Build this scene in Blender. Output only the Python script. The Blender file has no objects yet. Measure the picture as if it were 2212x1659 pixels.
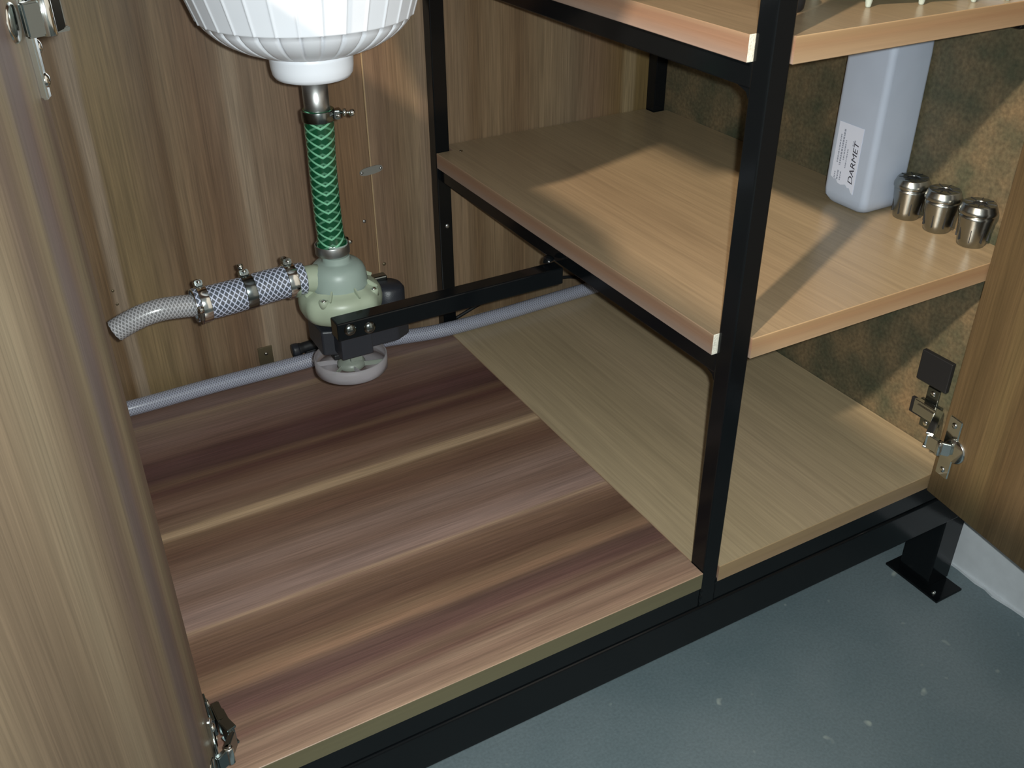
import bpy, bmesh, math, random
from mathutils import Vector, Matrix
random.seed(3)
PI = math.pi
MM = 0.001
sc = bpy.context.scene
COL = sc.collection

# ------------------------------------------------------------------ camera
cam_d = bpy.data.cameras.new('camera')
cam = bpy.data.objects.new('camera', cam_d)
COL.objects.link(cam)
CP = Vector((-0.45733, -0.47481, 0.59827))
yaw, pitch, roll = 0.509438, -0.560105, -0.006883
fw = Vector((math.sin(yaw)*math.cos(pitch), math.cos(yaw)*math.cos(pitch), math.sin(pitch)))
r0 = Vector((math.cos(yaw), -math.sin(yaw), 0)); u0 = r0.cross(fw)
rr = r0*math.cos(roll) + u0*math.sin(roll); uu = -r0*math.sin(roll) + u0*math.cos(roll)
cam.matrix_world = Matrix(((rr.x, uu.x, -fw.x, CP.x), (rr.y, uu.y, -fw.y, CP.y), (rr.z, uu.z, -fw.z, CP.z), (0, 0, 0, 1)))
cam_d.sensor_width = 36.0; cam_d.sensor_fit = 'HORIZONTAL'
cam_d.lens = 2097.2/2212*36.0
cam_d.clip_start = 0.01
sc.camera = cam

# ------------------------------------------------------------------ world and lights
w = bpy.data.worlds.new('world'); sc.world = w; w.use_nodes = True
bgn = w.node_tree.nodes['Background']
bgn.inputs['Color'].default_value = (0.82, 0.86, 0.84, 1); bgn.inputs['Strength'].default_value = 0.26

def lamp(name, kind, loc, energy, color, size):
    d = bpy.data.lights.new(name, kind); d.energy = energy; d.color = color
    d.shadow_soft_size = size
    o = bpy.data.objects.new(name, d); COL.objects.link(o); o.location = loc
    return o
# phone flash beside the lens and the warm room lamp high to the front left
fl = lamp('flash_light', 'SPOT', CP + rr*0.012 + uu*0.006, 28.0, (0.93, 1.0, 0.98), 0.004)
fl.data.spot_size = math.radians(104); fl.data.spot_blend = 1.0
fl.rotation_euler = cam.matrix_world.to_euler()
lamp('room_lamp', 'POINT', (-5.60, -2.66, 4.72), 2750.0, (1.0, 0.80, 0.60), 0.13)

vs = sc.view_settings
vs.view_transform = 'Standard'; vs.look = 'None'; vs.exposure = 0.0; vs.gamma = 1.0
vs.use_curve_mapping = False

# ------------------------------------------------------------------ material helpers
def s2l(c):
    return tuple(((x/255)/12.92 if x/255 <= 0.04045 else ((x/255+0.055)/1.055)**2.4) for x in c)
def mat(name):
    m = bpy.data.materials.new(name); m.use_nodes = True
    nt = m.node_tree
    return m, nt, nt.nodes['Principled BSDF']
def plain(name, col, rough=0.5, metal=0.0, spec=0.5, bump=0.0, bscale=400.0, vary=0.0, trans=0.0, ior=1.45, coat=0.0):
    m, nt, b = mat(name)
    N, L = nt.nodes, nt.links
    b.inputs['Base Color'].default_value = (*col, 1); b.inputs['Roughness'].default_value = rough
    b.inputs['Metallic'].default_value = metal; b.inputs['Specular IOR Level'].default_value = spec
    b.inputs['Transmission Weight'].default_value = trans; b.inputs['IOR'].default_value = ior
    b.inputs['Coat Weight'].default_value = coat
    if bump or vary:
        tc = N.new('ShaderNodeTexCoord'); n = N.new('ShaderNodeTexNoise')
        n.inputs['Scale'].default_value = bscale; n.inputs['Detail'].default_value = 4
        L.new(tc.outputs['Object'], n.inputs['Vector'])
        if vary:
            mx = N.new('ShaderNodeMix'); mx.data_type = 'RGBA'
            mx.inputs['A'].default_value = (*[c*(1-vary) for c in col], 1)
            mx.inputs['B'].default_value = (*[min(1, c*(1+vary)) for c in col], 1)
            L.new(n.outputs['Fac'], mx.inputs['Factor']); L.new(mx.outputs['Result'], b.inputs['Base Color'])
        if bump:
            bp = N.new('ShaderNodeBump'); bp.inputs['Strength'].default_value = bump; bp.inputs['Distance'].default_value = 0.0005
            L.new(n.outputs['Fac'], bp.inputs['Height']); L.new(bp.outputs['Normal'], b.inputs['Normal'])
    return m

DESAT, VAL = 1.0, 1.0
def wood(name, along, across, length, stops, tint=(0.5, 0.42, 0.33), grain=0.35, rough=0.45, fine=900.0, wobble=0.012, spec=0.5, broad=0.0, val=(1, 1, 1)):
    """laminate wood: stops = [(position in metres over `across`, srgb colour)], grain runs along `along`"""
    m, nt, b = mat(name)
    N, L = nt.nodes, nt.links
    tc = N.new('ShaderNodeTexCoord'); sep = N.new('ShaderNodeSeparateXYZ'); L.new(tc.outputs['Object'], sep.inputs[0])
    # wobble of stripes
    mp = N.new('ShaderNodeMapping'); L.new(tc.outputs['Object'], mp.inputs['Vector'])
    sv = [1, 1, 1]; sv[along] = 0.12; mp.inputs['Scale'].default_value = sv
    nz = N.new('ShaderNodeTexNoise'); nz.inputs['Scale'].default_value = 22; nz.inputs['Detail'].default_value = 3
    L.new(mp.outputs['Vector'], nz.inputs['Vector'])
    sub = N.new('ShaderNodeMath'); sub.operation = 'SUBTRACT'; L.new(nz.outputs['Fac'], sub.inputs[0]); sub.inputs[1].default_value = 0.5
    mul = N.new('ShaderNodeMath'); mul.operation = 'MULTIPLY_ADD'
    L.new(sub.outputs[0], mul.inputs[0]); mul.inputs[1].default_value = wobble; L.new(sep.outputs[across], mul.inputs[2])
    dv = N.new('ShaderNodeMath'); dv.operation = 'DIVIDE'; L.new(mul.outputs[0], dv.inputs[0]); dv.inputs[1].default_value = length
    def desat(c, k=DESAT):
        g = 0.3*c[0]+0.59*c[1]+0.11*c[2]
        return tuple((g+(x-g)*k)*VAL*v for x, v in zip(c, val))
    def ramp(st):
        st = [(p, desat(c)) for p, c in st]
        rp = N.new('ShaderNodeValToRGB'); els = rp.color_ramp.elements
        els[0].position = st[0][0]/length; els[0].color = (*s2l(st[0][1]), 1)
        els[1].position = min(1, st[-1][0]/length); els[1].color = (*s2l(st[-1][1]), 1)
        for p, c in st[1:-1]:
            e = els.new(p/length); e.color = (*s2l(c), 1)
        L.new(dv.outputs[0], rp.inputs['Fac'])
        return rp
    if len(stops) <= 30:
        col = ramp(stops).outputs['Color']
    else:
        a = stops[:28]; c2 = stops[27:]
        ra, rb = ramp(a), ramp(c2)
        gt = N.new('ShaderNodeMath'); gt.operation = 'GREATER_THAN'; L.new(dv.outputs[0], gt.inputs[0]); gt.inputs[1].default_value = stops[27][0]/length
        mm = N.new('ShaderNodeMix'); mm.data_type = 'RGBA'
        L.new(gt.outputs[0], mm.inputs['Factor']); L.new(ra.outputs['Color'], mm.inputs['A']); L.new(rb.outputs['Color'], mm.inputs['B'])
        col = mm.outputs['Result']
    # fine grain, strongly stretched
    def layer(col, scale, stretch, amount, dark):
        mp2 = N.new('ShaderNodeMapping'); L.new(tc.outputs['Object'], mp2.inputs['Vector'])
        s2 = [1, 1, 1]; s2[along] = stretch; mp2.inputs['Scale'].default_value = s2
        n2 = N.new('ShaderNodeTexNoise'); n2.inputs['Scale'].default_value = scale; n2.inputs['Detail'].default_value = 3
        n2.inputs['Roughness'].default_value = 0.65
        L.new(mp2.outputs['Vector'], n2.inputs['Vector'])
        rr_ = N.new('ShaderNodeMapRange'); rr_.inputs['From Min'].default_value = 0.35; rr_.inputs['From Max'].default_value = 0.65
        rr_.inputs['To Min'].default_value = 1-amount; rr_.inputs['To Max'].default_value = 1+amount*0.6
        L.new(n2.outputs['Fac'], rr_.inputs['Value'])
        vm = N.new('ShaderNodeVectorMath'); vm.operation = 'SCALE'
        L.new(col, vm.inputs[0]); L.new(rr_.outputs['Result'], vm.inputs['Scale'])
        return vm.outputs['Vector'], n2
    col, n2 = layer(col, fine, 0.02, grain, None)
    col, n3 = layer(col, fine*0.2, 0.04, grain*0.6, None)
    if broad:
        col, n4 = layer(col, 14, 0.25, broad, None)
    L.new(col, b.inputs['Base Color'])
    b.inputs['Roughness'].default_value = rough; b.inputs['Specular IOR Level'].default_value = spec
    bp = N.new('ShaderNodeBump'); bp.inputs['Strength'].default_value = 0.12; bp.inputs['Distance'].default_value = 0.0003
    L.new(n2.outputs['Fac'], bp.inputs['Height']); L.new(bp.outputs['Normal'], b.inputs['Normal'])
    return m

def braid(name, ground, yarn, nu, nv, width, rough=0.25, chevron=False, trans=0.0, bright=1.0, yarn2=0.5):
    """hose wall with a woven yarn net laid out on the tube UVs (u round, v metres along)"""
    m, nt, b = mat(name)
    N, L = nt.nodes, nt.links
    uv = N.new('ShaderNodeUVMap'); uv.uv_map = 'UVMap'
    sep = N.new('ShaderNodeSeparateXYZ'); L.new(uv.outputs[0], sep.inputs[0])
    def mth(op, a, c=None, d=None):
        n = N.new('ShaderNodeMath'); n.operation = op
        for i, v in enumerate((a, c, d)):
            if v is None: continue
            if isinstance(v, (int, float)): n.inputs[i].default_value = v
            else: L.new(v, n.inputs[i])
        return n.outputs[0]
    U, V = sep.outputs[0], sep.outputs[1]
    vv = mth('MULTIPLY', V, nv)
    def line(x):
        fr = mth('FRACT', x)
        d = mth('ABSOLUTE', mth('SUBTRACT', fr, 0.5))
        mr = N.new('ShaderNodeMapRange'); mr.inputs['From Min'].default_value = width*0.5; mr.inputs['From Max'].default_value = width
        mr.inputs['To Min'].default_value = 1; mr.inputs['To Max'].default_value = 0
        L.new(d, mr.inputs['Value']); return mr.outputs['Result']
    if chevron:
        f = mth('ABSOLUTE', mth('SUBTRACT', mth('FRACT', mth('MULTIPLY', mth('ADD', U, 0.96), 2.0)), 0.5))
        fac = line(mth('ADD', vv, mth('MULTIPLY', f, -nu)))
        # second, fainter crossing yarn
        f2 = line(mth('ADD', vv, mth('MULTIPLY', f, nu)))
        fac = mth('MAXIMUM', fac, mth('MULTIPLY', f2, yarn2))
    else:
        a = line(mth('ADD', vv, mth('MULTIPLY', U, nu)))
        c = line(mth('SUBTRACT', vv, mth('MULTIPLY', U, nu)))
        fac = mth('MAXIMUM', a, c)
    mx = N.new('ShaderNodeMix'); mx.data_type = 'RGBA'
    mx.inputs['A'].default_value = (*ground, 1); mx.inputs['B'].default_value = (*yarn, 1)
    L.new(fac, mx.inputs['Factor']); L.new(mx.outputs['Result'], b.inputs['Base Color'])
    b.inputs['Roughness'].default_value = rough
    b.inputs['Coat Weight'].default_value = 0.5; b.inputs['Coat Roughness'].default_value = 0.12
    bp = N.new('ShaderNodeBump'); bp.inputs['Strength'].default_value = 0.35; bp.inputs['Distance'].default_value = 0.0004
    L.new(fac, bp.inputs['Height']); L.new(bp.outputs['Normal'], b.inputs['Normal'])
    return m

M = {}
M['black'] = plain('black_gloss_paint', (0.004, 0.005, 0.006), rough=0.14, spec=0.32, bump=0.05, bscale=120)
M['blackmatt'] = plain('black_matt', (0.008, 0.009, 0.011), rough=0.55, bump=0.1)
M['white_plastic'] = plain('white_plastic', (0.80, 0.83, 0.90), rough=0.32, bump=0.03, bscale=60)
M['steel'] = plain('bare_steel', (0.45, 0.46, 0.46), rough=0.38, metal=1.0, bump=0.06, bscale=300, vary=0.1)
M['chrome'] = plain('chrome', (0.75, 0.78, 0.76), rough=0.14, metal=1.0, bump=0.04, bscale=150)
M['darkchrome'] = plain('dark_chrome', (0.22, 0.25, 0.25), rough=0.22, metal=1.0, bump=0.05, bscale=150)
M['collet'] = plain('ground_steel', (0.32, 0.34, 0.33), rough=0.27, metal=1.0, bump=0.08, bscale=500)
M['slot'] = plain('slot_dark', (0.02, 0.022, 0.025), rough=0.5, bump=0.05)
M['pump'] = plain('milky_green_plastic', (0.30, 0.345, 0.26), rough=0.38, bump=0.05, bscale=80, vary=0.06)
M['pump_in'] = plain('milky_grey_plastic', (0.25, 0.31, 0.28), rough=0.4, bump=0.05, bscale=80, vary=0.06)
M['coil'] = plain('dark_laminated_iron', (0.018, 0.020, 0.026), rough=0.4, bump=0.3, bscale=900)
M['frost'] = plain('frosted_clear_plastic', (0.80, 0.78, 0.82), rough=0.3, trans=0.78, ior=1.12, bump=0.05, bscale=200)
M['fanhub'] = plain('milky_fan_plastic', (0.26, 0.29, 0.25), rough=0.4, trans=0.3, bump=0.05)
M['brass'] = plain('brown_corner_bracket', (0.16, 0.13, 0.08), rough=0.35, metal=0.6, bump=0.1)
M['canister'] = plain('frosted_blue_grey_canister', (0.46, 0.52, 0.64), rough=0.6, bump=0.05, bscale=40, vary=0.06)
M['paper'] = plain('white_label_paper', (0.72, 0.76, 0.90), rough=0.6, bump=0.03)
M['ink'] = plain('black_ink', (0.03, 0.03, 0.05), rough=0.6, bump=0.01)
M['faintink'] = plain('faded_ink', (0.30, 0.33, 0.42), rough=0.6, bump=0.01)
M['chip'] = plain('raw_chipboard', (0.72, 0.68, 0.58), rough=0.85, bump=0.8, bscale=700, vary=0.35)
M['clear'] = plain('clear_acrylic', (0.80, 0.90, 0.86), rough=0.08, trans=0.9, ior=1.35, bump=0.02)
M['footclear'] = plain('milky_clear_foot', (0.62, 0.70, 0.64), rough=0.25, trans=0.4, bump=0.02)
M['plate'] = plain('grey_zinc_plate', (0.27, 0.27, 0.25), rough=0.5, metal=0.5, bump=0.1)
M['greyedge'] = plain('grey_green_edging', (0.15, 0.15, 0.10), rough=0.5, bump=0.1)
M['hose_in'] = plain('hose_inside', (0.20, 0.22, 0.24), rough=0.5, bump=0.02)
M['green_hose'] = braid('green_braided_hose', (0.003, 0.055, 0.022), (0.16, 0.42, 0.26), 2.4, 122, 0.15, chevron=True, yarn2=0.35)
M['green_end'] = plain('dark_green_hose_end', (0.01, 0.03, 0.022), rough=0.2, bump=0.02)
M['clear_hose'] = braid('clear_thick_braided_hose', (0.07, 0.08, 0.10), (0.48, 0.52, 0.66), 14, 200, 0.15)
M['thin_hose'] = braid('clear_thin_braided_hose', (0.15, 0.15, 0.155), (0.36, 0.36, 0.38), 11, 330, 0.22)
M['long_hose'] = braid('clear_long_braided_hose', (0.19, 0.20, 0.24), (0.38, 0.40, 0.50), 11, 340, 0.22)

# walnut board, stripes across y (origin at the front edge)
dk, md, lt, pl = (98, 76, 70), (126, 104, 92), (146, 124, 112), (172, 150, 128)
WAL = [(0.000, (160, 136, 118)), (0.012, (140, 116, 102)), (0.025, (150, 128, 112)), (0.036, (108, 84, 76)), (0.045, (128, 106, 92)), (0.059, (104, 80, 76)), (0.073, (98, 78, 72)),
       (0.078, (120, 98, 84)), (0.082, (146, 118, 98)), (0.094, (126, 104, 86)), (0.107, (100, 78, 66)), (0.122, (106, 84, 72)), (0.141, (128, 104, 88)),
       (0.149, (142, 118, 104)), (0.152, (176, 152, 130)), (0.156, (152, 130, 122)), (0.168, (148, 128, 122)), (0.188, (130, 108, 98)), (0.213, (140, 120, 112)),
       (0.232, (126, 104, 92)), (0.253, (108, 84, 72)), (0.270, (122, 98, 82)), (0.278, (134, 112, 92)), (0.282, (184, 162, 136)), (0.290, (174, 152, 126)), (0.294, (132, 112, 96)),
       (0.311, (116, 92, 80)), (0.325, (130, 106, 94)), (0.338, (112, 88, 76)), (0.355, (88, 62, 58)), (0.365, (110, 88, 74)), (0.376, (84, 62, 60)), (0.395, (96, 70, 70)),
       (0.404, (86, 62, 60)), (0.418, (116, 92, 84)), (0.440, (124, 102, 96)), (0.470, (132, 112, 100)), (0.480, (150, 130, 110)), (0.486, (126, 104, 96)), (0.532, (120, 100, 90))]
WAL = [(p, (c[0]*1.0+2, c[1]*0.97, c[2]*0.95)) for p, c in WAL]
M['walnut'] = wood('walnut_laminate', 0, 1, 0.534, WAL, grain=0.20, rough=0.36, wobble=0.013, fine=620, broad=0.07, val=(0.99, 1.0, 0.99))
# back panels, stripes across x (origin at left end -0.425)
def bk(x): return (x+425)*MM
b0, b1, b2, bp_ = (124, 108, 80), (134, 118, 88), (112, 94, 66), (152, 141, 116)
BKS = [(bk(-425), b2), (bk(-392), b0), (bk(-378), (116, 96, 64)), (bk(-371), bp_), (bk(-363), bp_), (bk(-358), (132, 118, 82)), (bk(-335), (134, 120, 84)), (bk(-310), b0),
       (bk(-296), (104, 86, 60)), (bk(-285), b1), (bk(-255), (120, 100, 74)), (bk(-238), (122, 104, 80)), (bk(-228), (138, 122, 96)), (bk(-222), bp_), (bk(-213), bp_), (bk(-207), (136, 122, 98)),
       (bk(-170), (128, 112, 88)), (bk(-140), (120, 100, 78)), (bk(-115), (122, 100, 70)), (bk(-100), (128, 106, 76)), (bk(-84), (128, 108, 80)), (bk(-74), (132, 112, 84))]
M['back_l'] = wood('back_panel_laminate', 2, 0, 0.36, BKS, grain=0.24, rough=0.45, wobble=0.022, fine=560, broad=0.09, val=(0.97, 0.92, 0.95))
def bq(x): return (x+75)*MM
BKR = [(bq(-75), (136, 118, 92)), (bq(-60), (124, 106, 82)), (bq(-40), (122, 106, 80)), (bq(-18), (140, 126, 98)), (bq(-6), (146, 130, 104)), (bq(10), (130, 112, 84)), (bq(40), (134, 118, 90)),
       (bq(60), (116, 98, 70)), (bq(85), (134, 118, 88)), (bq(120), (120, 102, 74)), (bq(150), (138, 124, 94)), (bq(190), (130, 118, 92)), (bq(225), (128, 110, 84)), (bq(262), (120, 102, 66)),
       (bq(270), (148, 136, 100)), (bq(284), (146, 134, 98)), (bq(290), (118, 104, 66)), (bq(330), (126, 110, 66))]
M['back_r'] = wood('back_panel_laminate_right', 2, 0, 0.41, BKR, grain=0.24, rough=0.45, wobble=0.016, fine=560, broad=0.08, val=(0.97, 0.92, 0.95))
M['oak_top'] = wood('pale_oak_laminate', 1, 0, 0.34, [(0, (176, 158, 120)), (0.08, (170, 152, 114)), (0.16, (180, 160, 122)), (0.25, (172, 154, 116)), (0.34, (176, 158, 118))], grain=0.12, rough=0.30, wobble=0.03, fine=420, broad=0.04, val=(0.98, 0.98, 1.05))
M['oak_mid'] = wood('warm_oak_laminate', 1, 0, 0.34, [(0, (182, 152, 112)), (0.1, (176, 146, 106)), (0.2, (182, 154, 112)), (0.34, (178, 150, 108))], grain=0.12, rough=0.28, wobble=0.03, fine=420, broad=0.04, val=(0.87, 0.91, 1.0))
M['edge_side'] = wood('pink_oak_edging', 1, 2, 0.019, [(0, (192, 162, 146)), (0.004, (186, 152, 132)), (0.010, (184, 140, 112)), (0.014, (182, 138, 110)), (0.0175, (194, 156, 124)), (0.019, (196, 160, 128))], grain=0.06, wobble=0.003, fine=500, val=(0.76, 0.78, 0.79))
M['edge_front'] = wood('pink_oak_front_edging', 0, 2, 0.019, [(0, (178, 148, 118)), (0.006, (172, 140, 108)), (0.011, (164, 128, 96)), (0.0165, (172, 138, 102)), (0.0185, (192, 160, 122)), (0.019, (192, 160, 122))], grain=0.06, wobble=0.004, fine=500, val=(0.87, 0.89, 0.90))
M['edge_low'] = wood('brown_oak_front_edging', 0, 2, 0.019, [(0, (150, 126, 98)), (0.009, (142, 120, 90)), (0.0175, (150, 128, 96)), (0.019, (160, 140, 104))], grain=0.05, wobble=0.003, fine=500)
M['edge_wal'] = wood('olive_front_edging', 0, 2, 0.019, [(0, (100, 95, 72)), (0.016, (97, 92, 69)), (0.0176, (106, 100, 76)), (0.0182, (170, 160, 128)), (0.019, (170, 160, 128))], grain=0.05, wobble=0.0, fine=500)
M['door'] = wood('door_laminate', 2, 1, 0.40, [(0, (112, 94, 76)), (0.005, (106, 88, 72)), (0.010, (116, 102, 80)), (0.018, (132, 118, 92)), (0.026, (124, 106, 88)), (0.034, (112, 98, 92)), (0.046, (116, 104, 96)), (0.055, (138, 124, 98)),
       (0.064, (130, 114, 92)), (0.078, (118, 102, 88)), (0.094, (140, 124, 100)), (0.12, (150, 136, 110)), (0.15, (136, 120, 96)), (0.19, (126, 110, 88)), (0.24, (146, 130, 104)), (0.30, (128, 112, 88)), (0.40, (134, 118, 92))],
       grain=0.17, rough=0.5, wobble=0.016, fine=420, broad=0.06, val=(0.86, 0.85, 0.87))
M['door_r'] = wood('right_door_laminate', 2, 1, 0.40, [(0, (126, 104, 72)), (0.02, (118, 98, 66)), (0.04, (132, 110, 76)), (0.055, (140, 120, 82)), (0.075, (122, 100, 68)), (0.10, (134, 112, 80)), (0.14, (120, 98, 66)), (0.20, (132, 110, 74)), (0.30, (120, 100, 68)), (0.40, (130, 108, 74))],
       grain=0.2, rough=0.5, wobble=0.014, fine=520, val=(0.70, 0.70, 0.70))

def mottled():
    m, nt, b = mat('mottled_brown_board')
    N, L = nt.nodes, nt.links
    tc = N.new('ShaderNodeTexCoord')
    n = N.new('ShaderNodeTexNoise'); n.inputs['Scale'].default_value = 22; n.inputs['Detail'].default_value = 5; L.new(tc.outputs['Object'], n.inputs['Vector'])
    n2 = N.new('ShaderNodeTexNoise'); n2.inputs['Scale'].default_value = 260; n2.inputs['Detail'].default_value = 4; L.new(tc.outputs['Object'], n2.inputs['Vector'])
    rp = N.new('ShaderNodeValToRGB'); e = rp.color_ramp.elements
    e[0].position = 0.32; e[0].color = (*s2l((66, 70, 54)), 1); e[1].position = 0.68; e[1].color = (*s2l((114, 97, 72)), 1)
    x = e.new(0.5); x.color = (*s2l((92, 84, 64)), 1)
    L.new(n.outputs['Fac'], rp.inputs['Fac'])
    mr = N.new('ShaderNodeMapRange'); mr.inputs['From Min'].default_value = 0.3; mr.inputs['From Max'].default_value = 0.7
    mr.inputs['To Min'].default_value = 0.70; mr.inputs['To Max'].default_value = 1.25; L.new(n2.outputs['Fac'], mr.inputs['Value'])
    vm = N.new('ShaderNodeVectorMath'); vm.operation = 'SCALE'; L.new(rp.outputs['Color'], vm.inputs[0]); L.new(mr.outputs['Result'], vm.inputs['Scale'])
    L.new(vm.outputs['Vector'], b.inputs['Base Color']); b.inputs['Roughness'].default_value = 0.6
    return m
M['mottled'] = mottled()

def floor_mat():
    m, nt, b = mat('grey_painted_concrete')
    N, L = nt.nodes, nt.links
    tc = N.new('ShaderNodeTexCoord')
    n = N.new('ShaderNodeTexNoise'); n.inputs['Scale'].default_value = 5; n.inputs['Detail'].default_value = 6; L.new(tc.outputs['Object'], n.inputs['Vector'])
    rp = N.new('ShaderNodeValToRGB'); e = rp.color_ramp.elements
    e[0].position = 0.35; e[0].color = (*s2l((98, 115, 121)), 1); e[1].position = 0.7; e[1].color = (*s2l((118, 131, 136)), 1)
    L.new(n.outputs['Fac'], rp.inputs['Fac'])
    n2 = N.new('ShaderNodeTexNoise'); n2.inputs['Scale'].default_value = 350; n2.inputs['Detail'].default_value = 3; L.new(tc.outputs['Object'], n2.inputs['Vector'])
    mr = N.new('ShaderNodeMapRange'); mr.inputs['From Min'].default_value = 0.3; mr.inputs['From Max'].default_value = 0.7
    mr.inputs['To Min'].default_value = 0.88; mr.inputs['To Max'].default_value = 1.1; L.new(n2.outputs['Fac'], mr.inputs['Value'])
    vm = N.new('ShaderNodeVectorMath'); vm.operation = 'SCALE'; L.new(rp.outputs['Color'], vm.inputs[0]); L.new(mr.outputs['Result'], vm.inputs['Scale'])
    # pale spilt spots
    n3 = N.new('ShaderNodeTexNoise'); n3.inputs['Scale'].default_value = 38; n3.inputs['Detail'].default_value = 2; L.new(tc.outputs['Object'], n3.inputs['Vector'])
    m3 = N.new('ShaderNodeMapRange'); m3.inputs['From Min'].default_value = 0.70; m3.inputs['From Max'].default_value = 0.76; L.new(n3.outputs['Fac'], m3.inputs['Value'])
    mx = N.new('ShaderNodeMix'); mx.data_type = 'RGBA'; L.new(m3.outputs['Result'], mx.inputs['Factor'])
    L.new(vm.outputs['Vector'], mx.inputs['A']); mx.inputs['B'].default_value = (*s2l((160, 170, 165)), 1)
    L.new(mx.outputs['Result'], b.inputs['Base Color']); b.inputs['Roughness'].default_value = 0.55
    bp = N.new('ShaderNodeBump'); bp.inputs['Strength'].default_value = 0.2; bp.inputs['Distance'].default_value = 0.001
    L.new(n2.outputs['Fac'], bp.inputs['Height']); L.new(bp.outputs['Normal'], b.inputs['Normal'])
    return m
M['floor'] = floor_mat()
M['plaster'] = plain('white_plaster', (0.62, 0.66, 0.70), rough=0.8, bump=0.5, bscale=60, vary=0.12)

# ------------------------------------------------------------------ mesh helpers (all dimensions in mm)
def newbm(): return bmesh.new()
def box(bm, x0, x1, y0, y1, z0, z1, bev=0.0, mi=0, seg=2):
    t = bmesh.new()
    bmesh.ops.create_cube(t, size=1.0)
    for v in t.verts:
        v.co = Vector((x0 if v.co.x < 0 else x1, y0 if v.co.y < 0 else y1, z0 if v.co.z < 0 else z1))
    if bev: bmesh.ops.bevel(t, geom=t.edges[:], offset=bev, segments=seg, affect='EDGES', profile=0.5)
    for f in t.faces: f.material_index = mi
    merge(bm, t)
def merge(bm, t, mx=None):
    if mx is not None: bmesh.ops.transform(t, matrix=mx, verts=t.verts[:])
    me = bpy.data.meshes.new('tmp'); t.to_mesh(me); t.free(); bm.from_mesh(me); bpy.data.meshes.remove(me)
def lathe(bm, prof, seg=48, origin=(0, 0, 0), axis='Z', mi=0, closed=True, mod=None, mx=None):
    """prof [(r,z)] spun round Z; mod(angle, i) -> radius factor"""
    t = bmesh.new(); rings = []
    for i, (r, z) in enumerate(prof):
        if r < 1e-6: rings.append([t.verts.new((0, 0, z))]); continue
        ring = []
        for k in range(seg):
            a = 2*PI*k/seg; q = r*(mod(a, i) if mod else 1)
            ring.append(t.verts.new((q*math.cos(a), q*math.sin(a), z)))
        rings.append(ring)
    for i in range(len(rings)-1):
        A, B = rings[i], rings[i+1]
        for k in range(seg):
            k2 = (k+1) % seg
            if len(A) == 1 and len(B) == 1: continue
            if len(A) == 1: t.faces.new((A[0], B[k2], B[k]))
            elif len(B) == 1: t.faces.new((A[k], A[k2], B[0]))
            else: t.faces.new((A[k], A[k2], B[k2], B[k]))
    for f in t.faces: f.smooth = True; f.material_index = mi
    bmesh.ops.recalc_face_normals(t, faces=t.faces[:])
    m = Matrix.Translation(Vector(origin))
    if axis == 'X': m = m @ Matrix.Rotation(PI/2, 4, 'Y')
    if axis == 'Y': m = m @ Matrix.Rotation(-PI/2, 4, 'X')
    if mx is not None: m = mx
    merge(bm, t, m)
def along(p, d):
    """matrix taking +Z to direction d at p"""
    return Matrix.Translation(Vector(p)) @ Vector(d).normalized().to_track_quat('Z', 'Y').to_matrix().to_4x4()
def tube(bm, pts, rad, seg=24, mi=0, caps=True, uv=True, inner=None, up=(0, 0, 1)):
    P = [Vector(p) for p in pts]; n = len(P)
    R = rad if isinstance(rad, (list, tuple)) else [rad]*n
    t = bmesh.new(); lay = t.loops.layers.uv.new('UVMap')
    rings = []; dist = 0; D = []
    prevn = None
    for i in range(n):
        d = (P[min(i+1, n-1)] - P[max(i-1, 0)]).normalized()
        if prevn is None:
            nn = Vector(up).cross(d)
            if nn.length < 1e-3: nn = Vector((0, 1, 0)).cross(d)
            nn.normalize()
        else: nn = (prevn - d*prevn.dot(d)).normalized()
        prevn = nn; bb = d.cross(nn)
        if i: dist += (P[i]-P[i-1]).length
        D.append(dist)
        rings.append([t.verts.new(P[i] + (nn*math.cos(2*PI*k/seg) + bb*math.sin(2*PI*k/seg))*R[i]) for k in range(seg)])
    for i in range(n-1):
        for k in range(seg):
            k2 = (k+1) % seg
            f = t.faces.new((rings[i][k], rings[i][k2], rings[i+1][k2], rings[i+1][k])); f.smooth = True; f.material_index = mi
            us = [(k/seg, D[i]), ((k+1)/seg, D[i]), ((k+1)/seg, D[i+1]), (k/seg, D[i+1])]
            for lp, q in zip(f.loops, us): lp[lay].uv = (q[0], q[1]*MM)
    if caps:
        for ring, pi_, sgn in ((rings[0], 0, -1), (rings[-1], -1, 1)):
            if inner is None:
                f = t.faces.new(ring if sgn > 0 else ring[::-1]); f.material_index = mi
            else:
                c = P[pi_]; inn = [t.verts.new(c + (v.co-c)*inner) for v in ring]
                d = (P[1]-P[0]).normalized() if pi_ == 0 else (P[-2]-P[-1]).normalized()
                deep = [t.verts.new(v.co + d*3.0) for v in inn]
                for k in range(seg):
                    k2 = (k+1) % seg
                    t.faces.new((ring[k], ring[k2], inn[k2], inn[k])).material_index = mi
                    t.faces.new((inn[k], inn[k2], deep[k2], deep[k])).material_index = mi+1
                t.faces.new(deep).material_index = mi+1
    bmesh.ops.recalc_face_normals(t, faces=t.faces[:])
    merge(bm, t)
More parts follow.
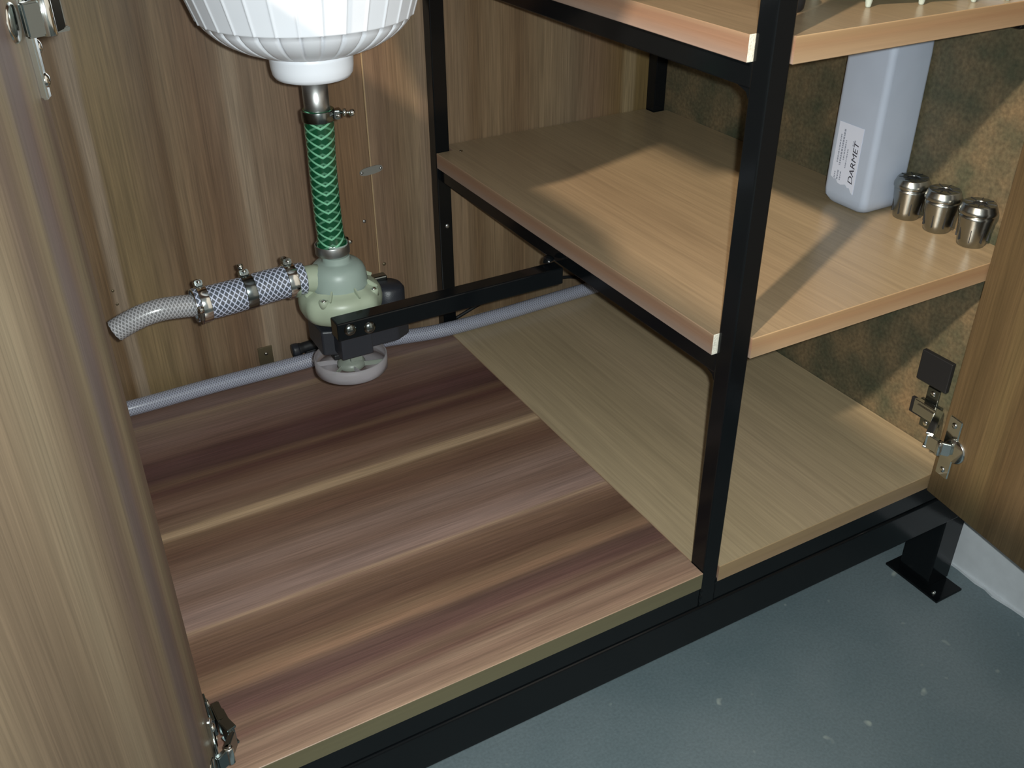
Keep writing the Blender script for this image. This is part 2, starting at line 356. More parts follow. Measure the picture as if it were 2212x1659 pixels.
def prism(bm, poly, axis, a, b, mi=0, bev=0.0):
    """extrude 2D polygon between a and b along axis (0 x: poly (y,z); 1 y: poly (x,z); 2 z: poly (x,y))"""
    t = bmesh.new()
    def p3(q, s):
        return {0: (s, q[0], q[1]), 1: (q[0], s, q[1]), 2: (q[0], q[1], s)}[axis]
    A = [t.verts.new(p3(q, a)) for q in poly]; B = [t.verts.new(p3(q, b)) for q in poly]
    t.faces.new(A); t.faces.new(B[::-1]); n = len(poly)
    for i in range(n): t.faces.new((A[i], B[i], B[(i+1) % n], A[(i+1) % n]))
    bmesh.ops.recalc_face_normals(t, faces=t.faces[:])
    if bev: bmesh.ops.bevel(t, geom=t.edges[:], offset=bev, segments=2, affect='EDGES', profile=0.5)
    for f in t.faces: f.material_index = mi
    merge(bm, t)
def spline(pts, n=12):
    P = [Vector(p) for p in pts]; out = []
    for i in range(len(P)-1):
        p0 = P[max(i-1, 0)]; p1 = P[i]; p2 = P[i+1]; p3 = P[min(i+2, len(P)-1)]
        for k in range(n):
            t = k/n
            out.append(0.5*((2*p1)+(-p0+p2)*t+(2*p0-5*p1+4*p2-p3)*t*t+(-p0+3*p1-3*p2+p3)*t**3))
    out.append(P[-1]); return out

def world_loc(o):
    v = Vector((0, 0, 0))
    while o is not None: v = v + o.location; o = o.parent
    return v
def obj(name, bm, mats, parent=None, origin=None, sharp=True):
    """link bm (world mm) as one mesh object with its origin at `origin` (mm) or the parent's place"""
    pw = world_loc(parent) if parent else Vector((0, 0, 0))
    ow = Vector(origin)*MM if origin is not None else (pw if parent else Vector((0, 0, 0)))
    me = bpy.data.meshes.new(name)
    bmesh.ops.transform(bm, matrix=Matrix.Translation(-ow) @ Matrix.Scale(MM, 4), verts=bm.verts[:])
    bm.to_mesh(me); bm.free()
    for m in (mats if isinstance(mats, (list, tuple)) else [mats]): me.materials.append(m)
    o = bpy.data.objects.new(name, me); COL.objects.link(o)
    if parent: o.parent = parent
    o.location = ow - pw
    return o
def thing(name, label, cat, loc, group=None):
    o = bpy.data.objects.new(name, None); COL.objects.link(o); o.location = Vector(loc)*MM
    o.empty_display_size = 0.02
    o['label'] = label; o['category'] = cat
    if group: o['group'] = group
    return o
def tag(o, label, cat, group=None):
    o['label'] = label; o['category'] = cat
    if group: o['group'] = group
    return o
def struct(name, bm, m, origin=None):
    o = obj(name, bm, m, origin=origin); o['kind'] = 'structure'; return o

# ------------------------------------------------------------------ the measured layout (mm)
S = 17.2            # steel tube
WR = 325.7          # inner face of the right side panel
H1, H2 = 232.6, 455.2
T = 18.0
D = 534.0
ZS, ZB, ZF = -41.4, -84.7, -184.0
ZTOP = 744.0
XL = -425.0

# ------------------------------------------------------------------ the room
bm = newbm(); box(bm, -2600, 2200, -2600, 1400, ZF-40, ZF); struct('floor', bm, M['floor'], (0, 0, ZF))
bm = newbm(); box(bm, 401, 460, -2600, 1400, ZF, 2300)
struct('wall_right', bm, M['plaster'], (401, 0, ZF))
bm = newbm()
random.seed(8)      # ragged plaster toe along the foot of the wall
pts = [(401.5, -700)]; y = -700
while y < 300:
    pts.append((401 - random.uniform(0.5, 6.0), y)); y += random.uniform(9, 26)
pts.append((401.5, 300))
prism(bm, pts, 2, ZF, ZF+3)
struct('trim_1', bm, M['plaster'], (401, 0, ZF))
bm = newbm(); box(bm, -2600, 401, 700, 760, ZF, 2300); struct('wall_back', bm, M['plaster'], (0, 700, ZF))
# unseen low wall, added left of the cabinet to keep lamp light off the floor
bm = newbm(); box(bm, -640, -560, -1400, 700, ZF, 690); struct('wall_light_blocker', bm, M['plaster'], (-600, 0, ZF))

# ------------------------------------------------------------------ cabinet shell
bm = newbm(); box(bm, XL, -76.6, D, D+16, -20, ZTOP, 0.6)
tag(obj('back_panel', bm, M['back_l'], origin=(XL, D, 0)), 'wide brown laminate back panel behind the pump and white basin', 'panel')
bm = newbm(); box(bm, -74.9, WR, D, D+16, -20, ZTOP, 0.6)
tag(obj('back_panel', bm, M['back_r'], origin=(-75, D, 0)), 'brown laminate back panel behind the shelves, right of the joint', 'panel')
bm = newbm(); box(bm, -76.5, -75.0, D-0.25, D+15, -20, ZTOP)
tag(obj('joint_strip', bm, M['edge_front'], origin=(-75, D, 0)), 'thin pale strip showing in the joint between the two back panels', 'strip')
bm = newbm(); box(bm, XL-16, XL, 6, D, -17.9, 604, 0.5)
tag(obj('side_panel', bm, M['door'], origin=(XL, 0, 0)), 'brown laminate left side panel hidden behind the left door', 'panel')
bm = newbm(); box(bm, WR, WR+16, 2, D+16, -17.9, ZTOP, 0.5)
tag(obj('side_panel', bm, M['mottled'], origin=(WR, 0, 0)), 'mottled brown right side panel beside the canister and collets', 'panel')
bm = newbm(); box(bm, XL-16, WR+16, -42, D+16, ZTOP, ZTOP+30, 1.0)
tag(obj('worktop', bm, M['walnut'], origin=(XL, 0, ZTOP)), 'brown laminate worktop over the cabinet, above the picture', 'worktop')

# connector plate and screws on the back panels
t = thing('joining_plate', 'small grey oval plate bridging the back panel joint, with a screw each end', 'plate', (-76, D, 218))
bm = newbm()
pl_ = [(-76+14*math.copysign(abs(math.cos(a))**0.7, math.cos(a)), 218+4.6*math.copysign(abs(math.sin(a))**0.8, math.sin(a))) for a in [2*PI*k/28 for k in range(28)]]
pl_ = [(x*1.0, z+0.09*(x+76)) for x, z in pl_]
prism(bm, pl_, 1, D-1.2, D-0.02)
obj('plate', bm, M['plate'], t)
for sx in (-1, 1):
    bm = newbm(); lathe(bm, [(0, 1.6), (1.2, 1.4), (1.7, 0.6), (1.8, 0)], 16, mx=along((-76+sx*11.5, D-1.0, 218+sx*1.0), (0, -1, 0)))
    obj('screw', bm, M['steel'], t)
for i, (x, z) in enumerate(((-89.5, 158.7), (-69.2, 99.6))):
    bm = newbm(); lathe(bm, [(0, 1.2), (1.4, 1.0), (2.1, 0.4), (2.2, 0)], 18, mx=along((x, D, z), (0, -1, 0)))
    tag(obj('screw', bm, M['brass'] if i else M['steel'], origin=(x, D, z)), ['screw head in the left back panel, level with the green hose end', 'brass screw head in the right back panel, just right of the joint line'][i], 'screw')
for i, (x, z) in enumerate(((-374, 124), (-375, 140))):
    bm = newbm(); lathe(bm, [(0, 0.7), (1.0, 0.6), (1.5, 0.2), (1.6, 0)], 14, mx=along((x, D, z), (0, -1, 0)))
    tag(obj('screw', bm, M['brass'], origin=(x, D, z)), ['lower of two tiny screws in the back panel by the left door edge', 'upper of two tiny screws in the back panel by the left door edge'][i], 'screw')
# corner bracket standing at the foot of the back panel
t = thing('corner_bracket', 'small brown metal corner bracket screwed low on the back panel behind the hose', 'bracket', (-227, D, 0))
bm = newbm(); box(bm, -236, -219, D-1.6, D-0.02, 0, 30, 0.3); box(bm, -236, -219, D-26, D-0.1, 0.05, 1.6, 0.3)
obj('angle_plate', bm, M['brass'], t)
bm = newbm(); lathe(bm, [(0, 1.3), (1.4, 1.1), (2.2, 0.4), (2.3, 0)], 18, mx=along((-227, D-1.6, 21), (0, -1, 0)))
obj('screw', bm, M['chrome'], t)

# ------------------------------------------------------------------ steel frame
t = thing('steel_frame', 'black gloss square tube steel frame carrying the shelves and the pump arm', 'frame', (0, 0, ZF))
def tubebox(name, *b, bev=1.2, parent=t):
    bm = newbm(); box(bm, *b, bev); o = obj(name, bm, M['black'], parent)
    for f in o.data.polygons: f.use_smooth = False
    return o
tubebox('post', 0, S, 0, S, ZS, ZTOP)
tubebox('post', -4, S-4, 511, 511+S, -T, ZTOP)
tubebox('post', WR-S-3, WR-3, D-S-2, D-2, -T, ZTOP)
for z in (H1, H2):
    tubebox('rail', 0.6, S-0.6, S, 511, z-T-S, z-T-0.1)
    tubebox('rail', S, WR-S-3, D-S-2, D-3, z-T-S, z-T-0.1)
    tubebox('rail', WR-S-2, WR-3, 40, D-S-2, z-T-S, z-T-0.1)
tubebox('rail', XL-14, -0.0, 0.5, S, ZS, -T-0.1)
tubebox('rail', S, 378, 0.5, S, ZS, -T-0.1)
for y0 in (D-S-2,):
    tubebox('rail', XL-14, 378, y0, y0+S, ZS, -T-0.1)
tubebox('base_rail', XL-14, 378, -1.6, 40, ZB, ZS-0.2, bev=1.6)
tubebox('base_rail', XL-14, 378, D-42, D-2, ZB, ZS-0.2, bev=1.6)
tubebox('pump_arm', -229.5, 0.6, 242, 259, 180, 197.3)
bm = newbm()   # weld collar and bolt where the arm meets the shelf rail
lathe(bm, [(0, 5), (3.2, 4.6), (5.2, 2.5), (6.0, 0)], 16, mx=along((-6, 259, 199.5), (-0.3, 0.2, 1)))
obj('weld', bm, M['black'], t)
for (p, d, r) in (((0.5, 0.4, -32), (-1, -1, 0), 1.6), ((1, 0.6, -24), (-1, -1, 0), 1.4), ((S, 1, -18), (1, -1, 0), 1.5)):
    bm = newbm(); lathe(bm, [(0, r), (r*0.8, r*0.8), (r*1.3, 0)], 12, mx=along(p, d) @ Matrix.Diagonal((1, 2.6, 1, 1)))
    obj('weld', bm, M['black'], t)
for x in (-14, 14):
    pass
# pale screw in the rear post
bm = newbm(); lathe(bm, [(0, 1.4), (1.8, 1.2), (2.9, 0.4), (3.0, 0)], 20, mx=along((6.2, 511, 141), (0, -1, 0)))
s_ = obj('screw', bm, M['steel'], t); s_['label'] = 'pale screw head in the rear post'
# gusset fillets under the side rails at the front post
for z in (H1, H2):
    zz = z-T-S
    bm = newbm(); prism(bm, [(S, zz+0.3), (S+16, zz+0.3), (S+5, zz-3.5), (S, zz-12)], 0, 2.5, S-2.5, 0)
    obj('weld', bm, M['black'], t)
# right front leg with foot plate, and its left twin at the far end
for x0, px0 in ((343, 334), (-436, -445)):
    tubebox('leg', x0, x0+34.5, 0.6, 41, ZF+3, ZB+0.2, bev=1.2)
    tubebox('foot_plate', px0, px0+41, -21, 52, ZF+0.05, ZF+3, bev=0.5)
bm = newbm(); lathe(bm, [(0, 3.2), (2.0, 3.0), (2.6, 1.8), (2.8, 0)], 6, mx=along((341, -10, ZF+3), (0, 0, 1)))
s_ = obj('bolt', bm, M['chrome'], t); s_['label'] = 'chrome bolt in the right foot plate'
for x0 in (343, -436):
    tubebox('leg', x0, x0+34.5, D-42, D-3, ZF, ZB+0.2, bev=1.2)

# ------------------------------------------------------------------ boards
def board(name, x0, x1, zt, notches, top, eside, efront, label, y1=D-2.5):
    """shelf board, outline cut round the posts; faces get the material of their direction"""
    n0, n1 = notches
    poly = []
    if n0: poly += [(S+1, -1.0), (S+1, S+1), (x0, S+1)]
    else: poly += [(x0, -1.0)]
    if n1: poly += [(x0, 509.8), (S, 509.8), (S, y1)]
    else: poly += [(x0, y1)]
    if n0 or n1: poly += [(WR-S-4.5, y1), (WR-S-4.5, D-S-4), (x1, D-S-4), (x1, -1.0)]
    else: poly += [(x1, y1), (x1, -1.0)]
    t_ = bmesh.new()
    A = [t_.verts.new((p[0], p[1], zt)) for p in poly]; B = [t_.verts.new((p[0], p[1], zt-T)) for p in poly]
    t_.faces.new(A); t_.faces.new(B[::-1]); n = len(poly)
    for i in range(n): t_.faces.new((A[i], B[i], B[(i+1) % n], A[(i+1) % n]))
    bmesh.ops.recalc_face_normals(t_, faces=t_.faces[:])
    bmesh.ops.bevel(t_, geom=[e for e in t_.edges if abs(e.verts[0].co.z-e.verts[1].co.z) < 1e-6], offset=0.5, segments=1, affect='EDGES')
    for f in t_.faces:
        nn = f.normal; c = f.calc_center_median()
        if nn.z > 0.9 or nn.z < -0.9: f.material_index = 0
        elif abs(nn.x) > 0.6: f.material_index = 1
        elif abs(nn.y) > 0.6:
            f.material_index = 3 if (n0 and abs(c.y-(S+1)) < 0.8) else 2
        else: f.material_index = 1 if abs(nn.x) > abs(nn.y) else 2
    bm = newbm(); merge(bm, t_)
    return tag(obj(name, bm, [top, eside, efront, M['chip']], origin=(x0, 0, zt-T)), label, 'shelf')
def bt(m): return m
board('shelf_board', -4.0, WR-0.5, H1, (True, True), M['oak_mid'], M['edge_side'], M['edge_front'], 'middle oak laminate shelf with pinkish edge, carrying the canister and collets')
board('shelf_board', -4.0, WR-0.5, H2, (True, True), M['oak_mid'], M['edge_side'], M['edge_front'], 'top oak laminate shelf cut off by the upper edge of the picture')
# bottom oak board: cut round the front post
bm = newbm(); t_ = bmesh.new()
poly = [(S+0.6, -1), (S+0.6, S+0.8), (0.3, S+0.8), (0.3, 509.8), (S, 509.8), (S, D-1), (WR-S-4.5, D-1), (WR-S-4.5, D-S-4), (WR-0.5, D-S-4), (WR-0.5, -1)]
A = [t_.verts.new((p[0], p[1], 0)) for p in poly]; B = [t_.verts.new((p[0], p[1], -T)) for p in poly]
t_.faces.new(A); t_.faces.new(B[::-1]); n = len(poly)
for i in range(n): t_.faces.new((A[i], B[i], B[(i+1) % n], A[(i+1) % n]))
bmesh.ops.recalc_face_normals(t_, faces=t_.faces[:])
bmesh.ops.bevel(t_, geom=[e for e in t_.edges if abs(e.verts[0].co.z-e.verts[1].co.z) < 1e-6], offset=0.5, segments=1, affect='EDGES')
for f in t_.faces: f.material_index = 0 if abs(f.normal.z) > 0.9 else (1 if abs(f.normal.x) > 0.6 else 2)
merge(bm, t_)
tag(obj('floor_board', bm, [M['oak_top'], M['edge_side'], M['edge_low']], origin=(0, 0, -T)), 'pale oak laminate bottom board under the shelves, right of the walnut board', 'board')
bm = newbm(); t_ = bmesh.new(); bmesh.ops.create_cube(t_, size=1)
for v in t_.verts: v.co = Vector((XL-0.0 if v.co.x < 0 else -0.3, -1 if v.co.y < 0 else D-1, -T if v.co.z < 0 else 0.2))
bmesh.ops.bevel(t_, geom=t_.edges[:], offset=0.5, segments=1, affect='EDGES')
for f in t_.faces: f.material_index = 0 if abs(f.normal.z) > 0.6 else (1 if abs(f.normal.y) > 0.6 and f.calc_center_median().y < 10 else 0)
merge(bm, t_)
tag(obj('floor_board', bm, [M['walnut'], M['edge_wal']], origin=(XL, 0, -T)), 'dark striped walnut laminate bottom board in front of the pump', 'board')
# small pale screws on the board ends
bm = newbm(); lathe(bm, [(0, 1.2), (1.3, 1.0), (2.0, 0)], 14, mx=along((316.5, 11, 0), (0, 0, 1)))
tag(obj('screw', bm, M['chrome'], origin=(316.5, 11, 0)), 'tiny bright screw at the front right corner of the bottom oak board', 'screw')
bm = newbm(); lathe(bm, [(0, 1.2), (1.5, 1.0), (2.2, 0)], 14, mx=along((24, 503, H1), (0, 0, 1)))
tag(obj('screw', bm, M['chrome'], origin=(24, 503, H1)), 'tiny bright screw on the middle shelf beside the rear post', 'screw')

# ------------------------------------------------------------------ doors

def frame_box(o, a, n, b, bev=0.0, mi=0):
    """box in door coordinates: b = along the door, off its inner face, z"""
    t_ = bmesh.new(); bmesh.ops.create_cube(t_, size=1)
    for v in t_.verts:
        v.co = Vector((b[0] if v.co.x < 0 else b[1], b[2] if v.co.y < 0 else b[3], b[4] if v.co.z < 0 else b[5]))
    if bev: bmesh.ops.bevel(t_, geom=t_.edges[:], offset=bev, segments=2, affect='EDGES')
    for v in t_.verts:
        p = Vector((o[0], o[1], 0)) + Vector(a)*v.co.x + Vector(n)*v.co.y; v.co = Vector((p.x, p.y, v.co.z))
    bmesh.ops.recalc_face_normals(t_, faces=t_.faces[:])
    for f in t_.faces: f.material_index = mi
    return t_
def door_panel(parent, o, a, n, width, thick, z0, z1, m):
    me = bpy.data.meshes.new('door_panel')
    det = n.x*a.y - n.y*a.x
    xa = n if det > 0 else -n
    bm = newbm()
    if det > 0: box(bm, -thick, 0, 0, width, z0, z1, 0.6)
    else: box(bm, 0, thick, 0, width, z0, z1, 0.6)
    bmesh.ops.transform(bm, matrix=Matrix.Scale(MM, 4), verts=bm.verts[:]); bm.to_mesh(me); bm.free(); me.materials.append(m)
    ob = bpy.data.objects.new('door_panel', me); COL.objects.link(ob); ob.parent = parent
    ob.location = Vector((o[0]*MM, o[1]*MM, 0)) - parent.location
    ob.rotation_euler = (0, 0, math.atan2(xa.y, xa.x))
    return ob
def bar(bm, p, q, wz, th, bev=0.8, mi=0):
    """flat bar from p to q, wz tall, th thick"""
    p, q = Vector(p), Vector(q); d = q-p; L_ = d.length; d.normalize()
    side = Vector((-d.y, d.x, 0)).normalized(); up = d.cross(side)
    t_ = bmesh.new(); bmesh.ops.create_cube(t_, size=1)
    for v in t_.verts: v.co = Vector((v.co.x*L_+L_/2, v.co.y*th, v.co.z*wz))
    if bev: bmesh.ops.bevel(t_, geom=t_.edges[:], offset=bev, segments=2, affect='EDGES')
    for v in t_.verts: v.co = p + d*v.co.x + side*v.co.y + up*v.co.z
    bmesh.ops.recalc_face_normals(t_, faces=t_.faces[:])
    for f in t_.faces: f.material_index = mi
    merge(bm, t_)
def hinge(parent, o, a, n, xw, zc, lab, cover=False, fl_=(5, 21, 2.0), y2=22, y3=52, am='chrome'):
    """concealed cup hinge from the door's inner face to the side panel at x = xw"""
    sg = 1 if xw < 0 else -1          # towards the opening
    root = bpy.data.objects.new('hinge', None); COL.objects.link(root); root.parent = parent
    c = Vector((o[0], o[1], 0)) + a*12 + Vector((0, 0, zc))
    root.location = c*MM - parent.location; root['label'] = lab
    bm = newbm(); merge(bm, frame_box(o, a, n, (fl_[0], fl_[1], 0.05, fl_[2], zc-34, zc+34), 0.9))
    lathe(bm, [(0, 2.4 if cover else 1.0), (11.5 if cover else 7, 2.2 if cover else 0.9), (12.6 if cover else 7.8, 1.4 if cover else 0.6), (12.8 if cover else 8, 0.1)], 28, mx=along(Vector((o[0], o[1], zc)) + a*20, n))
    obj('hinge_cup', bm, M['chrome'], root)
    bm = newbm(); p0 = Vector((o[0], o[1], zc)) + a*10 + n*9; p1 = Vector((o[0], o[1], zc)) - a*4 + n*12
    p2 = Vector((xw + sg*8.5, max(p1.y, 0)+y2, zc)); p3 = Vector((xw + sg*7.5, max(p1.y, 0)+y3, zc))
    bar(bm, Vector((o[0], o[1], zc)) + a*17 + n*3, p0 + n*1, 14, 3.5)
    bar(bm, p0, p1, 15, 4)
    bar(bm, p1, p2, 13, 4.5); bar(bm, p1 + Vector((0, 0, -8)), p2 + Vector((0, 0, -8)), 2.2, 7, 0.5); bar(bm, p1 + Vector((0, 0, 8)), p2 + Vector((0, 0, 8)), 2.2, 7, 0.5)
    bar(bm, p2, p3, 16, 6); bar(bm, p2 + Vector((sg*3, 3, 0)), p3 + Vector((sg*3, -5, 0)), 9, 3, 0.5)
    obj('hinge_arm', bm, M[am], root)
    bm = newbm(); y0 = p2.y
    box(bm, min(xw+sg*0.05, xw+sg*4.5), max(xw+sg*0.05, xw+sg*4.5), y0+2, y0+y3-y2-2, zc-8, zc+8, 0.8)
    box(bm, min(xw+sg*0.05, xw+sg*2.4), max(xw+sg*0.05, xw+sg*2.4), y0+(y3-y2)*0.3, y0+(y3-y2)*0.8, zc-24, zc+24, 0.8)
    obj('hinge_plate', bm, M['darkchrome'], root)
    for k, (yy, zz, xx) in enumerate(((y0+(y3-y2)*0.55, zc-18, 2.4), (y0+(y3-y2)*0.55, zc+18, 2.4), (p3.y-9, zc, 10.5))):
        bm = newbm(); lathe(bm, [(0, 1.6), (1.6, 1.5), (3.0, 0.7), (3.1, 0)], 16, mx=along((xw+sg*xx, yy, zz), (sg, 0, 0)))
        obj('screw', bm, M['chrome'], root)
    for zz in (zc-26, zc+26):
        bm = newbm(); lathe(bm, [(0, 1.6), (1.6, 1.5), (3.0, 0.6), (3.1, 0)], 16, mx=along(Vector((o[0], o[1], zz)) + a*((fl_[0]+fl_[1])/2) + n*fl_[2], n))
        obj('screw', bm, M['chrome'], root)
    # bright roller where arm and cup meet
    bm = newbm(); lathe(bm, [(0, -7.5), (2.6, -7.5), (3.0, -7), (3.0, 7), (2.6, 7.5), (0, 7.5)], 18, mx=along(p0 + n*1.5, (0, 0, 1)))
    obj('hinge_pin', bm, M['chrome'], root)
    if cover:  # black blocks stand for dark plate and the hinge's flash shadow together
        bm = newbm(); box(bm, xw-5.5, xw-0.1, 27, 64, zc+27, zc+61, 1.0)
        c_ = obj('hinge_plate_shadow', bm, M['blackmatt'], root); c_['label'] = 'black plate and flash shadow as one block above the hinge arm'
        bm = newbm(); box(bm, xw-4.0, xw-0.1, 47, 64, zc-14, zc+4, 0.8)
        c_ = obj('hinge_plate_shadow', bm, M['blackmatt'], root); c_['label'] = 'small black block for plate and flash shadow below the hinge arm'
    return root
TH = math.radians(20.0)
aL = Vector((-math.sin(TH), -math.cos(TH), 0)); nL = Vector((math.cos(TH), -math.sin(TH), 0)); oL = (XL-0.5, -2.0)
tl = thing('cabinet_door', 'brown laminate left cabinet door swung open, filling the left of the picture', 'door', (XL, -2, -19))
door_panel(tl, oL, aL, nL, 380, 18, -17.5, 604, M['door'])
hinge(tl, oL, aL, nL, XL, 515, 'chrome hinge at the top of the left door', fl_=(5, 10, 3.4), y2=9, y3=27, am='darkchrome')
hinge(tl, oL, aL, nL, XL, 43, 'chrome hinge near the bottom of the left door', fl_=(5, 10, 3.4), y2=9, y3=27, am='darkchrome')
TR = math.radians(8.2)
aR = Vector((-math.sin(TR), -math.cos(TR), 0)); nR = Vector((-math.cos(TR), math.sin(TR), 0)); oR = (287.8, -2.0)
tr = thing('cabinet_door', 'brown laminate right cabinet door swung open beside the collets', 'door', (288, -2, -19))
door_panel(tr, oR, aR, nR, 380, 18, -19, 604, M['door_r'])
hinge(tr, oR, aR, nR, WR, 43, 'chrome hinge with black plate and shadow blocks near the bottom of the right door', True)

# ------------------------------------------------------------------ white fluted basin
CX, CY = -205.0, 305.0
t = thing('wash_basin', 'white fluted plastic basin hanging at the top, with steel drain pipe below', 'basin', (CX, CY, 386))
bm = newbm()
NF = 32
prof = [(33, 411), (38, 412), (46, 414.2), (55, 417.5), (63, 421.5), (70, 426), (76, 431), (80.5, 436), (82.5, 439.6), (84.6, 440.0), (84.9, 440.8), (85.2, 442), (88.5, 452), (93, 466), (103, 498), (114, 540), (126, 600), (138, 670), (146, 742)]
def flute(ang, i):
    x = (ang*NF/(2*PI)) % 1.0
    if i < 9:   # lower cone: grooves between soft lobes
        amp = min(1, (i+1)/4.0)
        return 1 + amp*(0.010*math.sin(PI*x) - 0.030*math.exp(-((min(x, 1-x))/0.07)**2))
    # wall: flat facets with a fine raised line at every corner
    facet = math.cos(PI/NF)/math.cos((x-0.5)*2*PI/NF)
    return facet + 0.010*math.exp(-((min(x, 1-x))/0.045)**2)
lathe(bm, prof, NF*20, (CX, CY, 0), mod=flute)
lathe(bm, [(138, 742), (118, 610), (90, 470), (76, 446), (40, 417), (0, 414)], 96, (CX, CY, 0))
lathe(bm, [(138, 742), (146, 742)], 96, (CX, CY, 0))
obj('bowl', bm, M['white_plastic'], t)
bm = newbm(); lathe(bm, [(0, 391), (27, 391.2), (30.5, 392.3), (32.6, 395.5), (33.4, 401), (33.8, 408), (34.4, 411.5), (30, 413), (0, 413)], 64, (CX, CY, 0))
obj('drain_collar', bm, M['white_plastic'], t)
bm = newbm(); lathe(bm, [(0, 393), (10.6, 393), (10.6, 345), (9.6, 345), (9.6, 392), (0, 392)], 40, (CX, CY, 0))
obj('drain_pipe', bm, M['steel'], t)

# ------------------------------------------------------------------ green hose with clamps
t = thing('green_hose', 'green braided hose running down from the white basin to the pump', 'hose', (CX, CY, 231))
gp = spline([(CX+0.5, CY, 365), (CX, CY, 345), (CX-1.0, CY, 310), (CX-1.2, CY, 270), (CX-0.5, CY, 245), (CX-0.5, CY, 235.5)], 10)
gr = []
for p in gp:
    z = p.z
    r = 12.0
    if z > 345: r = 12.6
    elif z > 330: r = 12.0 + 0.6*(z-330)/15
    elif z < 252: r = 12.0 + 2.2*min(1, (252-z)/10)
    gr.append(r)
bm = newbm(); tube(bm, gp, gr, 40, inner=0.84)
o_ = obj('hose', bm, [M['green_hose'], M['hose_in']], t)
def clamp(parent, p, d, r, wdt, screw_dir, m='chrome', sw=1.0, name='hose_clamp', lab=None):
    """steel band round a hose at p, axis d, with a worm screw housing towards screw_dir"""
    d = Vector(d).normalized(); sd = Vector(screw_dir); sd = (sd - d*sd.dot(d)).normalized(); tz = d.cross(sd)
    bm = newbm()
    lathe(bm, [(r+0.1, -wdt/2), (r+1.0, -wdt/2), (r+1.2, -wdt/2+0.5), (r+1.2, wdt/2-0.5), (r+1.0, wdt/2), (r+0.1, wdt/2)], 48, mx=along(p, d))
    o = obj(name, bm, M['darkchrome' if m == 'dark' else m], parent)
    if lab: o['label'] = lab
    bm = newbm(); q = Vector(p) + sd*(r+3.2)
    R = Matrix((tz, d, sd)).transposed().to_4x4()
    t_ = bmesh.new(); bmesh.ops.create_cube(t_, size=1)
    for v in t_.verts: v.co = Vector((v.co.x*9*sw, v.co.y*wdt*0.85, v.co.z*5))
    bmesh.ops.bevel(t_, geom=t_.edges[:], offset=0.8, segments=2, affect='EDGES')
    merge(bm, t_, Matrix.Translation(q) @ R)
    obj('screw_housing', bm, M['darkchrome'], o)
    bm = newbm()
    lathe(bm, [(0, -8), (1.6, -8), (1.6, 4), (3.1, 4.2), (3.1, 8), (2.2, 8.6), (0.9, 8.4), (0.8, 7.0), (0, 7.0)], 16, mx=along(q + sd*0.6, tz))
    obj('screw', bm, M['chrome'], o)
    return o
clamp(t, (CX+0.2, CY, 360), (0, 0, 1), 12.6, 9, (0.95, -0.35, 0), m='dark', lab='dark steel clamp at the top of the green hose')
# screw pointing out to the right of the upper clamp
bm = newbm(); lathe(bm, [(0, 0), (1.5, 0), (1.5, 5), (3.2, 5.4), (3.4, 6.6), (3.2, 7.8), (1.4, 8.2), (1.4, 10.5), (2.8, 11), (3.0, 14), (2.0, 15), (0, 15)], 18, mx=along((CX+14.5, CY-5, 361), (0.95, -0.3, -0.08)))
obj('clamp_bolt', bm, M['chrome'], t)
clamp(t, (CX-0.5, CY, 240), (0, 0, 1), 14.3, 9, (0.9, 0.6, 0), m='steel', lab='steel clamp where the green hose meets the pump')
# ------------------------------------------------------------------ drain pump
t = thing('drain_pump', 'milky green plastic drain pump with black motor bolted to the steel arm', 'pump', (-203, 300, 94))
PX, PY = -204.0, 302.0
bm = newbm()   # domed inlet housing
lathe(bm, [(0, 234), (12.2, 234), (12.2, 229), (15, 228.2), (20, 226.5), (23.5, 223), (25.5, 218), (26.5, 210), (27.2, 203), (27.2, 202), (30, 201)], 72, (PX, PY, 0),
      mod=lambda a, i: 1.0)
lathe(bm, [(12, 246), (12, 230), (0, 230)], 40, (PX, PY, 0))
o_ = obj('pump_cover', bm, M['pump_in'], t)
bm = newbm()   # flange: lobed skirt
def lob(a, i):
    return 1 + 0.07*max(0, math.cos(4*(a-0.5)))**3*(1 if i < 7 else 0.6)
lathe(bm, [(26.6, 207), (28, 205.5), (32, 204), (35.5, 201.5), (37.8, 197.5), (38.6, 192), (38.0, 186), (35.5, 180), (30, 176), (20, 174.5), (0, 174.5)], 96, (PX, PY, 0), mod=lob)
# ribs up the cover
for k in range(8):
    a = k*PI/4 + 0.2
    c, s_ = math.cos(a), math.sin(a)
    p0 = Vector((PX + 25*c, PY + 25*s_, 208)); p1 = Vector((PX + 34*c, PY + 34*s_, 202))
    bar(bm, p0, p1, 7, 1.6, 0.4)
obj('pump_housing', bm, M['pump'], t)
for a in (-2.35, -0.75, 0.55, 2.2):
    bm = newbm(); px, py = PX + 33.5*math.cos(a), PY + 33.5*math.sin(a)
    lathe(bm, [(0, 197.5), (4.4, 197.5), (4.6, 203), (4.0, 204.2), (3.0, 204.4), (2.9, 203), (0, 203)], 20, (px, py, 0))
    q = obj('screw_boss', bm, M['pump'], t)
    bm = newbm(); lathe(bm, [(0, 205.4), (1.5, 205.1), (2.5, 204.2), (2.6, 203.1)], 16, (px, py, 0))
    obj('screw', bm, M['chrome'], q)
# side inlet spout to the left
SP0 = Vector((-222, 303, 214.5)); SPd = Vector((-1, 0.0, 0.2)).normalized()
bm = newbm(); tube(bm, [SP0, SP0+SPd*6, SP0+SPd*14, SP0+SPd*30], [13, 12.5, 11.5, 11.5], 40)
obj('pump_spout', bm, M['pump'], t)
